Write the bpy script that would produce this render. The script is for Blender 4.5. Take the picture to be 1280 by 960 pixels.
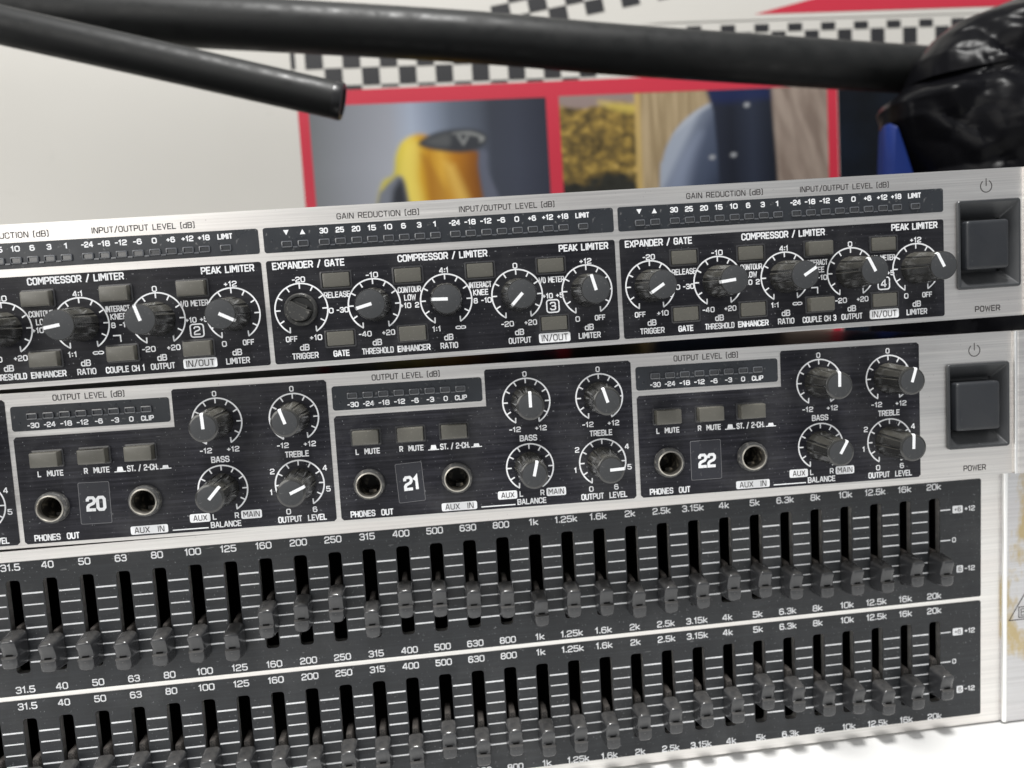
import bpy, math, random
from mathutils import Matrix, Vector, noise
random.seed(7)
for o in list(bpy.data.objects): bpy.data.objects.remove(o)
scene = bpy.context.scene
col = scene.collection
rad = math.radians
T0 = 181.2                      # mm: height of the first unit's origin above the table
def W(x, y, z):                 # measured frame (x right, y up, z toward the viewer, mm) -> Blender metres
    return Vector((x*.001, -z*.001, y*.001))
def WB(x, y, z):
    return W(x, y + T0, z)

# ---------------------------------------------------------------- camera
cam_d = bpy.data.cameras.new('camera'); cam = bpy.data.objects.new('camera', cam_d); col.objects.link(cam)
cx, cy, cz = (.994, -.0614, .0908), (-.0693, -.9938, .0874), (.0849, -.0932, -.992)
X = Vector(W(*cx)).normalized(); Yd = Vector(W(*cy)); Zf = Vector(W(*cz)).normalized()
Yu = -(Yd - X*Yd.dot(X)).normalized(); Zb = X.cross(Yu).normalized()
Mx = Matrix((X, Yu, Zb)).transposed().to_4x4(); Mx.translation = WB(46.8154, -31.6425, 218.4331)
cam.matrix_world = Mx
cam_d.sensor_width = 36; cam_d.lens = 964.89/1280*36
cam_d.clip_start = .01; cam_d.clip_end = 30
cam_d.dof.use_dof = True; cam_d.dof.focus_distance = .215; cam_d.dof.aperture_fstop = 11
scene.camera = cam
# ---------------------------------------------------------------- light
world = bpy.data.worlds.new('World'); scene.world = world; world.use_nodes = True
bg = world.node_tree.nodes['Background']; bg.inputs[0].default_value = (.93, .96, 1, 1); bg.inputs[1].default_value = .37
def area(name, loc, target, size, power, color, sy=None):
    d = bpy.data.lights.new(name, 'AREA'); d.shape = 'RECTANGLE'; d.size = size; d.size_y = sy or size
    d.energy = power; d.color = color
    o = bpy.data.objects.new(name, d); col.objects.link(o); o.location = loc
    o.rotation_euler = (Vector(target) - Vector(loc)).to_track_quat('-Z', 'Y').to_euler()
    return o
area('ceiling_lamp', (.02, -.26, 1.15), (.05, -.02, .08), .13, 17, (1, .99, .97), .22)
area('left_fill', (-.80, -1.0, .62), (.0, 0, .1), .9, 7.5, (1, .97, .92), .8)  # fill light added front left for a gradient across the metal
scene.view_settings.view_transform = 'Standard'; scene.view_settings.look = 'None'
scene.view_settings.exposure = 0; scene.view_settings.gamma = 1

# ---------------------------------------------------------------- materials
def nt(name):
    m = bpy.data.materials.new(name); m.use_nodes = True
    n = m.node_tree.nodes; return m, n, m.node_tree.links, n['Principled BSDF']
def mapped(n, l, scale, kind='Object', rot=(0, 0, 0)):
    t = n.new('ShaderNodeTexCoord'); mp = n.new('ShaderNodeMapping'); mp.inputs['Scale'].default_value = scale
    mp.inputs['Rotation'].default_value = rot
    l.new(t.outputs[kind], mp.inputs['Vector']); return mp.outputs[0]
def noise_n(n, l, vec, scale, detail=4, rough=.55):
    t = n.new('ShaderNodeTexNoise'); t.inputs['Scale'].default_value = scale; t.inputs['Detail'].default_value = detail
    t.inputs['Roughness'].default_value = rough; l.new(vec, t.inputs['Vector']); return t.outputs['Fac']
def ramp(n, l, fac, stops):
    r = n.new('ShaderNodeValToRGB'); e = r.color_ramp.elements
    while len(e) < len(stops): e.new(.5)
    for i, (p, c) in enumerate(stops):
        e[i].position = p; e[i].color = (c if isinstance(c, tuple) else (c, c, c)) + (1,)
    l.new(fac, r.inputs[0]); return r.outputs[0]
def mix(n, l, fac, a, b):
    m = n.new('ShaderNodeMix'); m.data_type = 'RGBA'
    if isinstance(fac, (int, float)): m.inputs[0].default_value = fac
    else: l.new(fac, m.inputs[0])
    for i, v in ((6, a), (7, b)):
        if isinstance(v, tuple): m.inputs[i].default_value = v + (1,)
        else: l.new(v, m.inputs[i])
    return m.outputs[2]
def bump(n, l, fac, bsdf, strength, dist=.0001):
    b = n.new('ShaderNodeBump'); b.inputs['Strength'].default_value = strength; b.inputs['Distance'].default_value = dist
    l.new(fac, b.inputs['Height']); l.new(b.outputs[0], bsdf.inputs['Normal'])
def plain(name, c, rough=.5, metal=0, spec=.5, coat=0):
    m, n, l, b = nt(name); b.inputs['Base Color'].default_value = c + (1,); b.inputs['Roughness'].default_value = rough
    b.inputs['Metallic'].default_value = metal; b.inputs['Specular IOR Level'].default_value = spec
    b.inputs['Coat Weight'].default_value = coat; return m
def dusty(name, base, dust, rough=.4, amount=(.5, .72), scale=900, up=0.0, spec=.5, bmp=0, metal=0, speck=True, film=0):
    """base colour with dust: speckles everywhere, and a film on faces that look up"""
    m, n, l, b = nt(name); v = mapped(n, l, (1, 1, 1))
    f = ramp(n, l, noise_n(n, l, v, scale, 3), [(amount[0], 0.), (amount[1], 1.)])
    c = mix(n, l, f, base, dust) if speck else None
    if c is None:
        c = mix(n, l, 0., base, dust)
    big = noise_n(n, l, v, 130, 3)
    if up:
        g = n.new('ShaderNodeNewGeometry'); s = n.new('ShaderNodeSeparateXYZ'); l.new(g.outputs['Normal'], s.inputs[0])
        mr = n.new('ShaderNodeMapRange'); mr.inputs[1].default_value = .2; mr.inputs[2].default_value = .95; mr.inputs[4].default_value = up
        l.new(s.outputs[2], mr.inputs[0])
        mm = n.new('ShaderNodeMath'); mm.operation = 'MULTIPLY'; l.new(mr.outputs[0], mm.inputs[0])
        l.new(ramp(n, l, noise_n(n, l, v, 110 if film else 500, 2), [(.3, .35 if film else .3), (.65, 1.)]), mm.inputs[1])
        c = mix(n, l, mm.outputs[0], c, dust)
    l.new(c, b.inputs['Base Color'])
    l.new(ramp(n, l, big, [(.3, rough*.8), (.7, min(1, rough*1.3))]), b.inputs['Roughness'])
    b.inputs['Specular IOR Level'].default_value = spec; b.inputs['Metallic'].default_value = metal
    if bmp: bump(n, l, noise_n(n, l, v, 2500, 3), b, bmp, .00005)
    return m
def brushed(name, tint, rough, stain=False):
    m, n, l, b = nt(name)
    v = mapped(n, l, (9, 200, 900)); s1 = noise_n(n, l, v, 1.6, 6, .7)
    v2 = mapped(n, l, (14, 14, 60)); s2 = noise_n(n, l, v2, 1.2, 3)
    c = mix(n, l, ramp(n, l, s1, [(.3, 0.), (.72, 1.)]), tuple(t*.80 for t in tint), tuple(min(1, t*1.12) for t in tint))
    c = mix(n, l, ramp(n, l, s2, [(.35, 0.), (.7, .25)]), c, (tint[0]*.86, tint[1]*.78, tint[2]*.76))
    v3 = mapped(n, l, (1, 1, 1)); sp = ramp(n, l, noise_n(n, l, v3, 1400, 2), [(.70, 0.), (.75, .5)])
    c = mix(n, l, sp, c, (.3, .28, .26))
    if stain:
        f = noise_n(n, l, mapped(n, l, (1, 1, .6)), 75, 5, .62)
        r = ramp(n, l, f, [(.50, 0.), (.60, .8)])
        c = mix(n, l, r, c, (.50, .37, .13)); 
        mt = n.new('ShaderNodeMath'); mt.operation = 'SUBTRACT'; mt.inputs[0].default_value = .95; l.new(r, mt.inputs[1]); l.new(mt.outputs[0], b.inputs['Metallic'])
    else: b.inputs['Metallic'].default_value = .95
    l.new(c, b.inputs['Base Color'])
    l.new(ramp(n, l, s1, [(.25, rough*.8), (.75, rough*1.25)]), b.inputs['Roughness'])
    b.inputs['Anisotropic'].default_value = .5
    bump(n, l, s1, b, .25, .00003); return m
M = {}
M['silver'] = brushed('brushed_aluminium', (.85, .835, .81), .38)
M['silver_stained'] = brushed('stained_aluminium', (.66, .66, .67), .42, True)
def black_panel(name, base, rough, streak, dustamt, spec=.5):
    m, n, l, b = nt(name)
    s1 = noise_n(n, l, mapped(n, l, (16, 200, 700)), 1.6, 5, .7)
    v = mapped(n, l, (1, 1, 1))
    c = mix(n, l, ramp(n, l, s1, [(.45, 0.), (.8, streak)]), base, tuple(x*3.2 + .02 for x in base))
    sp = ramp(n, l, noise_n(n, l, v, 1700, 2), [(.69, 0.), (.75, dustamt)])
    c = mix(n, l, sp, c, (.42, .43, .45))
    film = ramp(n, l, noise_n(n, l, v, 45, 5), [(.4, 0.), (.8, dustamt*.12)])
    c = mix(n, l, film, c, (.25, .25, .25))
    sm = noise_n(n, l, mapped(n, l, (1, 1, 1)), 24, 6, .7)
    c = mix(n, l, ramp(n, l, sm, [(.50, 0.), (.68, .30*dustamt)]), c, (.16, .16, .16))
    sc = noise_n(n, l, mapped(n, l, (60, 60, 340), rot=(0, .5, 0)), 1.5, 2)
    sc = ramp(n, l, sc, [(.735, 0.), (.75, .35)]); c = mix(n, l, sc, c, (.3, .3, .3))
    l.new(c, b.inputs['Base Color'])
    l.new(ramp(n, l, s1, [(.3, rough*.85), (.75, rough*1.3)]), b.inputs['Roughness'])
    b.inputs['Specular IOR Level'].default_value = spec
    bump(n, l, s1, b, .12, .00003); return m
M['black'] = black_panel('black_panel_paint', (.009, .009, .012), .34, .4, .4, .22)
M['black_brushed'] = black_panel('black_brushed_paint', (.009, .009, .013), .34, .8, .55, .25)
M['slider_black'] = black_panel('slider_panel_paint', (.016, .018, .021), .42, .3, .4, .38)
M['window'] = dusty('meter_window_plastic', (.022, .025, .03), (.2, .2, .2), .3, (.62, .8), 700)
M['led'] = plain('smoked_led_plastic', (.05, .052, .056), .16, 0, .7, .4); M['led_glint'] = plain('pale_led_glint', (.085, .09, .10), .22, 0, .8, .3)  # edge grey is paler to paint in lamp glints on lips and ledges
M['white'] = dusty('white_print', (.80, .81, .83), (.5, .5, .5), .5, (.6, .8), 1600)
M['ink'] = plain('dark_ink', (.045, .04, .04), .5)
M['knob'] = dusty('knob_plastic', (.026, .026, .025), (.21, .20, .165), .19, (.56, .80), 1500, .42, .8, 0, speck=False, film=2)  # pale film on upper facets: dirt plus painted highlights and tan reflections
M['knob_top'] = dusty('knob_face_plastic', (.040, .042, .045), (.12, .12, .12), .6, (.64, .8), 2200, 0, .4, .3)
M['cap'] = dusty('slider_cap_plastic', (.040, .041, .044), (.17, .16, .145), .20, (.68, .85), 1500, .35, .6, 0)
M['stem'] = dusty('dusty_stem_plastic', (.03, .029, .028), (.12, .105, .095), .8, (.45, .7), 2500, .5, .3, .8)
M['button'] = dusty('grey_button_plastic', (.10, .096, .082), (.22, .21, .18), .27, (.62, .85), 1400, .2, .6)
M['rim'] = dusty('button_rim_plastic', (.035, .035, .037), (.2, .2, .2), .22, (.6, .75), 900)
M['nut'] = dusty('jack_collar_plastic', (.06, .06, .06), (.25, .24, .22), .4, (.5, .75), 900)
M['jackring'] = plain('worn_nickel', (.42, .40, .36), .35, .9)
M['hole'] = plain('black_void', (.004, .004, .004), .8, 0, .1)
M['inner'] = dusty('jack_inside', (.03, .028, .024), (.25, .22, .17), .5, (.5, .7), 600)
M['bezel'] = dusty('power_bezel_plastic', (.038, .040, .043), (.2, .2, .2), .38, (.68, .85), 900, .1, .5, .2)
M['rocker'] = dusty('rocker_plastic', (.018, .020, .024), (.12, .12, .12), .45, (.70, .82), 900, .1, .5, .2)
M['chassis'] = plain('black_painted_steel', (.012, .012, .013), .3, 0, .5)
M['sticker'] = dusty('black_sticker_vinyl', (.014, .015, .022), (.12, .12, .12), .55, (.62, .8), 900)
M['sticker_edge'] = plain('sticker_edge', (.16, .16, .17), .6)
M['metal_shaft'] = dusty('potentiometer_plastic', (.035, .035, .034), (.22, .21, .19), .3, (.6, .8), 1200, .2)
M['bead'] = plain('polished_aluminium_edge', (.92, .92, .91), .28, .9)

# ---------------------------------------------------------------- mesh helpers (all in mm, measured frame)
class MB:
    def __init__(s): s.v = []; s.f = []
    def add(s, vs, fs):
        k = len(s.v); s.v += [tuple(p) for p in vs]; s.f += [tuple(i + k for i in f) for f in fs]; return s
    def box(s, x0, x1, y0, y1, z0, z1):
        return s.add([(x0,y0,z0),(x1,y0,z0),(x1,y1,z0),(x0,y1,z0),(x0,y0,z1),(x1,y0,z1),(x1,y1,z1),(x0,y1,z1)],
            [(0,3,2,1),(4,5,6,7),(0,1,5,4),(1,2,6,5),(2,3,7,6),(3,0,4,7)])
    def rings(s, rs, cap0=False, cap1=True, closed=True):
        n = len(rs[0]); vs = [p for r in rs for p in r]; fs = []
        for i in range(len(rs) - 1):
            for j in range(n if closed else n - 1):
                a, b = i*n + j, i*n + (j+1) % n; fs.append((a, b, b + n, a + n))
        if cap0: fs.append(tuple(reversed(range(n))))
        if cap1: fs.append(tuple(range((len(rs)-1)*n, len(rs)*n)))
        return s.add(vs, fs)
    def mesh(s, name, mat, smooth=None):
        m = bpy.data.meshes.new(name); m.from_pydata([W(*p) for p in s.v], [], s.f)
        m.materials.append(mat)
        if smooth is not None:
            m.shade_smooth(); m.set_sharp_from_angle(angle=rad(smooth))
        m.update(); return m
def obj(name, mesh, parent=None, loc=(0, 0, 0), rot=None):
    o = bpy.data.objects.new(name, mesh); col.objects.link(o); o.location = W(*loc)
    if rot is not None: o.rotation_euler = rot
    if parent: o.parent = parent
    return o
def rrect(x0, x1, y0, y1, r, n=4, z=None):
    pts = []
    for cxx, cyy, a0 in ((x1-r, y1-r, 0), (x0+r, y1-r, 90), (x0+r, y0+r, 180), (x1-r, y0+r, 270)):
        for i in range(n + 1):
            a = rad(a0 + 90*i/n); pts.append((cxx + r*math.cos(a), cyy + r*math.sin(a)))
    return pts if z is None else [(x, y, z) for x, y in pts]
def circ(x, y, r, n=32, z=None):
    p = [(x + r*math.cos(2*math.pi*i/n), y + r*math.sin(2*math.pi*i/n)) for i in range(n)]
    return p if z is None else [(a, b, z) for a, b in p]
def plate(name, mat, outline, holes, z0, z1):
    """flat plate with holes cut through it"""
    cu = bpy.data.curves.new(name, 'CURVE'); cu.dimensions = '2D'; cu.fill_mode = 'BOTH'; cu.extrude = (z1 - z0)/2*.001
    for loop in [outline] + holes:
        sp = cu.splines.new('POLY'); sp.points.add(len(loop) - 1); sp.use_cyclic_u = True
        for p, (x, y) in zip(sp.points, loop): p.co = (x*.001, y*.001, 0, 1)
    o = bpy.data.objects.new(name, cu); col.objects.link(o)
    dg = bpy.context.evaluated_depsgraph_get(); dg.update()
    m = bpy.data.meshes.new_from_object(o.evaluated_get(dg)); bpy.data.objects.remove(o); bpy.data.curves.remove(cu)
    m.transform(Matrix(((1,0,0,0),(0,0,-1,-(z0+z1)/2*.001),(0,1,0,0),(0,0,0,1))))
    m.materials.clear(); m.materials.append(mat); m.name = name
    return m
# ---- stroke lettering
RR = [(0,.9),(.9,0),(3.1,0),(4,.9),(4,5.1),(3.1,6),(.9,6),(0,5.1)]
G = {'A':(4.2,[[(0,0),(1.75,6),(2.45,6),(4.2,0)],[(.75,1.8),(3.45,1.8)]]),
'B':(4,[[(0,3.1),(3.2,3.1),(3.9,3.8),(3.9,5.3),(3.2,6),(0,6),(0,0),(3.2,0),(4,.8),(4,2.4),(3.2,3.1)]]),
'C':(4,[[(4,4.3),(4,5.1),(3.1,6),(.9,6),(0,5.1),(0,.9),(.9,0),(3.1,0),(4,.9),(4,1.7)]]),
'D':(4,[[(0,0),(3,0),(4,1),(4,5),(3,6),(0,6),'c']]),
'E':(3.7,[[(3.7,6),(0,6),(0,0),(3.7,0)],[(0,3.05),(3.3,3.05)]]),'F':(3.6,[[(3.6,6),(0,6),(0,0)],[(0,3),(3.2,3)]]),
'G':(4,[[(4,4.6),(4,5.1),(3.1,6),(.9,6),(0,5.1),(0,.9),(.9,0),(3.1,0),(4,.9),(4,2.9),(2.2,2.9)]]),
'H':(4,[[(0,0),(0,6)],[(4,0),(4,6)],[(0,3),(4,3)]]),'I':(.4,[[(.2,0),(.2,6)]]),
'K':(4,[[(0,0),(0,6)],[(3.9,6),(.5,3.1),(4,0)]]),'k':(3.4,[[(0,0),(0,6)],[(3.2,4.1),(.6,2.2),(3.4,0)]]),
'L':(3.5,[[(0,6),(0,0),(3.5,0)]]),'M':(5,[[(0,0),(0,6),(.5,6),(2.5,2.4),(4.5,6),(5,6),(5,0)]]),
'N':(4.2,[[(0,0),(0,6),(.6,6),(3.6,0),(4.2,0),(4.2,6)]]),'O':(4.1,[RR+['c']]),'0':(3.9,[RR+['c']]),
'P':(4,[[(0,0),(0,6),(3.2,6),(4,5.2),(4,3.4),(3.2,2.6),(0,2.6)]]),'R':(4,[[(0,0),(0,6),(3.2,6),(4,5.2),(4,3.4),(3.2,2.6),(0,2.6)],[(2.3,2.6),(4,0)]]),
'S':(4,[[(3.9,4.8),(3.9,5.2),(3.1,6),(.9,6),(0,5.2),(0,3.9),(.8,3.15),(3.2,2.95),(4,2.2),(4,.8),(3.1,0),(.8,0),(0,.8),(0,1.3)]]),
'T':(3.8,[[(0,6),(3.8,6)],[(1.9,6),(1.9,0)]]),'U':(4,[[(0,6),(0,.9),(.9,0),(3.1,0),(4,.9),(4,6)]]),
'V':(4,[[(0,6),(2,0),(4,6)]]),'W':(5.4,[[(0,6),(1.2,0),(2.7,5),(4.2,0),(5.4,6)]]),'X':(4,[[(0,0),(4,6)],[(0,6),(4,0)]]),
'1':(2,[[(.1,4.8),(1.4,6),(1.4,0)]]),'2':(4,[[(0,4.7),(0,5.2),(.8,6),(3.2,6),(4,5.2),(4,4),(3.3,3.2),(.7,2.3),(0,1.5),(0,0),(4,0)]]),
'3':(4,[[(0,5),(.8,6),(3.2,6),(3.9,5.2),(3.9,3.8),(3.2,3.1),(1.3,3.1)],[(3.2,3.1),(4,2.3),(4,.8),(3.2,0),(.8,0),(0,1)]]),
'4':(4.3,[[(3.2,0),(3.2,6),(2.6,6),(0,2.2),(0,1.6),(4.3,1.6)]]),
'5':(4,[[(3.8,6),(.3,6),(.1,3.4),(3.2,3.4),(4,2.7),(4,.8),(3.2,0),(.8,0),(0,.8),(0,1.2)]]),
'6':(4,[[(3.75,5.2),(3,6),(.9,6),(0,5.1),(0,.9),(.9,0),(3.1,0),(4,.9),(4,2.7),(3.1,3.55),(.6,3.55)]]),
'8':(4,[[(.8,3.1),(0,2.3),(0,.8),(.8,0),(3.2,0),(4,.8),(4,2.3),(3.2,3.1),'c'],[(.8,3.1),(.2,3.8),(.2,5.2),(.9,6),(3.1,6),(3.8,5.2),(3.8,3.8),(3.2,3.1)]]),
'-':(2.2,[[(0,2.9),(2.4,2.9)]]),'+':(3,[[(0,2.9),(3,2.9)],[(1.5,1.3),(1.5,4.5)]]),'/':(3,[[(0,-.6),(3,6.6)]]),
':':(.6,[[(.3,.9),(.3,1.7)],[(.3,4),(.3,4.8)]]),'.':(.7,[[(.3,0),(.3,.7)]]),' ':(2.2,[]),
'(':(1.3,[[(1.3,6.6),(.2,6.2),(.2,-.2),(1.3,-.6)]]),')':(1.3,[[(0,6.6),(1.1,6.2),(1.1,-.2),(0,-.6)]]),
'd':(3.6,[[(3.6,6),(3.6,0),(.8,0),(0,.8),(0,3.3),(.8,4.1),(3.6,4.1)]]),
'~':(6.4,[[(.8,1.4),(2.4,1.4),(3.2,2.2),(3.2,3.8),(2.4,4.6),(.8,4.6),(0,3.8),(0,2.2),'c'],[(3.95,1.4),(5.5,1.4),(6.3,2.2),(6.3,3.8),(5.5,4.6),(3.95,4.6),(3.3,3.9),(3.3,2.1),'c']])}
def ribbon(mb, pts, w, z, closed=False):
    n = len(pts); L = []; Rr = []; h = w/2
    for i in range(n):
        p = Vector(pts[i]); a = Vector(pts[i-1]) if (i or closed) else None; b = Vector(pts[(i+1) % n]) if (i < n-1 or closed) else None
        d1 = (p - a).normalized() if a is not None else None; d2 = (b - p).normalized() if b is not None else None
        if d1 is None: d1 = d2
        if d2 is None: d2 = d1
        n1 = Vector((-d1.y, d1.x)); n2 = Vector((-d2.y, d2.x)); m = n1 + n2
        m = m.normalized() if m.length > 1e-6 else n1
        k = h/max(.42, m.dot(n1)); q = m*k
        ext = Vector((0, 0))
        if not closed and i == 0: ext = -d2*h*.6
        if not closed and i == n-1: ext = d1*h*.6
        L.append(p + q + ext); Rr.append(p - q + ext)
    vs = [(a.x, a.y, z) for a in L] + [(a.x, a.y, z) for a in Rr]
    fs = [(i, n + i, n + (i+1) % n, (i+1) % n) for i in range(n if closed else n-1)]
    mb.add(vs, fs)
def text(mb, s, cx0, cy0, w, h, st, z=.03, gap=1.75, rot=0):
    tot = sum(G[c][0] for c in s) + gap*(len(s) - 1)
    st *= .88
    sx = (w - st)/tot; sy = (h - st)/6; x = -tot/2; ca, sa = math.cos(rad(rot)), math.sin(rad(rot))
    for c in s:
        gw, strokes = G[c]
        for k, sk in enumerate(strokes):
            cl = sk[-1] == 'c'; P = [((x + p[0])*sx, (p[1] - 3)*sy) for p in sk if p != 'c']
            P = [(cx0 + a*ca - b*sa, cy0 + a*sa + b*ca) for a, b in P]
            ribbon(mb, P, st, z + k*.008, cl)
        x += gw + gap
def flat(mb, pts, z): mb.add([(a, b, z) for a, b in pts], [tuple(range(len(pts)))])
def icon_power(mb, x, y, r, st, z=.03):
    ribbon(mb, [(x + r*math.sin(rad(a)), y + r*math.cos(rad(a))) for a in range(32, 330, 12)], st, z)
    ribbon(mb, [(x, y + r*.05), (x, y + r*1.25)], st, z + .01)
# ---------------------------------------------------------------- shared part meshes
def dial(r, st, nt_=11, tl=1.35, skip=()):
    mb = MB(); a0, a1 = -150, 150
    ribbon(mb, [(r*math.sin(rad(a)), r*math.cos(rad(a))) for a in range(a0, a1 + 1, 6)], st, .03)
    for k in range(nt_):
        a = rad(a0 + (a1-a0)*k/(nt_-1)); e = k in (0, nt_-1)
        d = rad(28 if k == 0 else -28) if e else 0
        x0, y0 = r*math.sin(a), r*math.cos(a); L = tl
        ux, uy = -math.sin(a + d*-1), -math.cos(a + d*-1)
        ribbon(mb, [(x0 + ux*.1, y0 + uy*.1), (x0 + ux*L, y0 + uy*L)], st*.95, .04)
    return mb.mesh('dial_scale', M['white'])
DIAL1, DIAL2 = dial(7.15, .40), dial(6.85, .42)
def knob_mesh(rb, rt, rf, H, lobes=10):
    mb = MB(); N = lobes*14; rings = []
    prof = [(.15, rb, .5), (.8, rb, .72), (1.6, rb*.985, .75), (H*.5, (rb+rt)/2, .66), (H-2.6, rt*1.035, .55), (H-1.3, rt*1.01, .45), (H-.75, rt, .12), (H-.28, rt*.985, 0), (H-.02, rf+.18, 0)]
    for z, r, amp in prof:
        rg = []
        for i in range(N):
            t = i/N*lobes % 1; c = 1 if t < .2 else (.0 if t > .27 else (.27 - t)/.07)
            rr = r*math.cos(math.pi/lobes*.9)/math.cos((t-.57)*2*math.pi/lobes*.9) - amp*.55*c if amp else r; a = 2*math.pi*i/N; rg.append((rr*math.cos(a), rr*math.sin(a), z))
        rings.append(rg)
    mb.rings(rings, True, True); return mb.mesh('knob', M['knob'], 34)
K1, K2 = knob_mesh(4.85, 4.0, 3.7, 12.9), knob_mesh(4.75, 3.95, 3.25, 12.4)
def face_mesh(r, H):
    mb = MB(); mb.rings([circ(0, 0, r, 40, H-.1), circ(0, 0, r, 40, H+.03), circ(0, 0, r-.1, 40, H+.06)], False, True)
    return mb.mesh('knob_face', M['knob_top'], 40)
F1, F2 = face_mesh(3.72, 12.9), face_mesh(3.3, 12.4)
def pointer_mesh(r0, r1, H, w=.85):
    mb = MB(); h = w/2
    mb.add([(-h,r0,H+.08),(h,r0,H+.08),(h,r1-.3,H+.08),(-h,r1-.3,H+.08),(h*.9,r1+.05,H-.2),(-h*.9,r1+.05,H-.2),(h*.9,r1+.06,H-1.),(-h*.9,r1+.06,H-1.),
            (-h,r0,H-.1),(h,r0,H-.1),(h,r1-.3,H-.1),(-h,r1-.3,H-.1)], [(0,1,2,3),(3,2,4,5),(5,4,6,7),(8,9,1,0),(1,9,10,2),(0,3,11,8),(7,6,10,11),(2,10,6,4),(3,5,7,11)])
    return mb.mesh('pointer_line', M['white'])
P1, P2 = pointer_mesh(-.35, 3.95, 12.9), pointer_mesh(-.3, 3.95, 12.4)
def button_mesh(w, h, H):
    mb = MB(); mb.rings([rrect(-w/2, w/2, -h/2, h/2, .25, 2, -1), rrect(-w/2, w/2, -h/2, h/2, .25, 2, H-.35), rrect(-w/2+.12, w/2-.12, -h/2+.12, h/2-.12, .25, 2, H-.08), rrect(-w/2+.4, w/2-.4, -h/2+.4, h/2-.4, .2, 2, H)], False, True)
    return mb.mesh('button_cap', M['button'], 30)
def rim_mesh(w, h):
    mb = MB(); a = rrect(-w/2, w/2, -h/2, h/2, .5, 3); b = rrect(-w/2+.45, w/2-.45, -h/2+.45, h/2-.45, .3, 3)
    mb.rings([[p+(0.1,) for p in a], [p+(.5,) for p in a], [p+(.6,) for p in b], [p+(-.4,) for p in b]], False, True)
    return mb.mesh('button', M['rim'], 40)
RIM = rim_mesh(8.7, 5.0)
BT_IN, BT_OUT, BT2 = button_mesh(7.4, 3.95, .75), button_mesh(7.4, 3.95, 2.6), button_mesh(7.5, 4.1, 3.0)
def led_mesh(w, h):
    mb = MB(); o = rrect(-w/2, w/2, -h/2, h/2, .3, 2); i = rrect(-w/2+.28, w/2-.28, -h/2+.28, h/2-.28, .15, 2)
    mb.rings([[p+(0,) for p in o], [p+(.45,) for p in o], [p+(.55,) for p in i], [p+(.2,) for p in i]], False, True)
    m = mb.mesh('led', M['led'], 30); m.materials.append(M['led_glint'])
    for p in m.polygons:
        if p.index >= 12 and p.index < 24: p.material_index = 1
    return m
LED = led_mesh(2.9, 1.75)
def ledge_mesh(xs):
    mb = MB(); xs = sorted(xs)
    for a, b_ in zip(xs, xs[1:]):
        if b_ - a < 5: mb.box((a+b_)/2 - .62, (a+b_)/2 + .62, -1.05, -.68, 0, .4)
    return mb.mesh('glint_ledge', M['led_glint'])  # bars between LEDs, their pale grey stands for lamp glints
def add_knob(unit, rel, x, y, ang, kind):
    k = rel('knob', (K1, K2)[kind], (x, y, 0), (0, rad(ang), 0))
    obj('knob_face', (F1, F2)[kind], k); obj('pointer_line', (P1, P2)[kind], k); return k
def add_button(rel, x, y, kind):
    b = rel('button', RIM, (x, y, 0)); obj('button_cap', (BT_IN, BT_OUT, BT2)[kind], b); return b

def make_unit(name, label, Rm, t, p0, group):
    e = bpy.data.objects.new(name, None); col.objects.link(e); e.empty_display_size = .02
    C = Matrix(((1,0,0),(0,0,-1),(0,1,0))); R = Matrix(Rm); Rw = C @ R @ C.transposed()
    p = R @ Vector(p0) + Vector(t)
    m = Rw.to_4x4(); m.translation = WB(*p); e.matrix_world = m
    e['label'] = label; e['category'] = group
    def rel(nm, mesh, loc=(0, 0, 0), rot=None):
        return obj(nm, mesh, e, tuple(a - b for a, b in zip(loc, p0)), rot)
    return e, rel
def chassis(rel, x0, x1, y0, y1, z0, depth):
    mb = MB(); mb.rings([rrect(x0, x1, y0, y1, .6, 2, z0-depth), rrect(x0, x1, y0, y1, .6, 2, z0)], True, False); rel('chassis', mb.mesh('chassis', M['chassis'], 40))
def power_switch(rel, bz, rk, depth=4.5):
    x0, x1, y0, y1 = bz; a, b, c, d = rk
    o = lambda e, z: rrect(x0+e, x1-e, y0+e, y1-e, max(.3, 1-e), 3, z)
    f = lambda ex, z: rrect(a-ex, b+ex, c-ex, d+ex, .5, 3, z)
    mb = MB(); mb.rings([o(0, -1), o(0, .7), o(.25, .95), o(.8, .9), f(.9, -depth+1.2), f(.9, -depth)], False, True)
    s = rel('power_switch', mb.mesh('power_switch', M['bezel'], 35))
    mb = MB(); r = lambda e, z: rrect(a+e, b-e, c+e, d-e, .9, 4, z)
    mb.rings([r(0, -depth), r(0, 1.0), r(.12, 1.5), r(.45, 1.8), r(1.1, 1.95)], False, True)
    obj('rocker', mb.mesh('rocker', M['rocker'], 50), s)
def faceplate(rel, x0, x1, y0, y1, holes, xr):
    m = plate('faceplate', M['silver'], rrect(x0, xr, y0, y1, .3, 1), holes, -2.4, 0)
    fp = rel('faceplate', m)
    mb = MB(); R = 1.3                           # raised end piece of the panel
    mb.rings([[(xr, y0, -2.4), (xr, y0, .7), (xr+1.2, y0, R), (x1, y0, R), (x1, y0, -2.4)], [(xr, y1, -2.4), (xr, y1, .7), (xr+1.2, y1, R), (x1, y1, R), (x1, y1, -2.4)]], True, True)
    hb = .85 if xr > 300 else .5
    bd = MB(); bd.rings([[(xr + hb - hb*math.cos(rad(a)), yy, .75 + hb*math.sin(rad(a))) for a in range(0, 181, 15)] for yy in (y0 + .05, y1 - .05)], True, True, False)
    rel('edge_bead', bd.mesh('edge_bead', M['bead'], 60))
    return fp, mb

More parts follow.
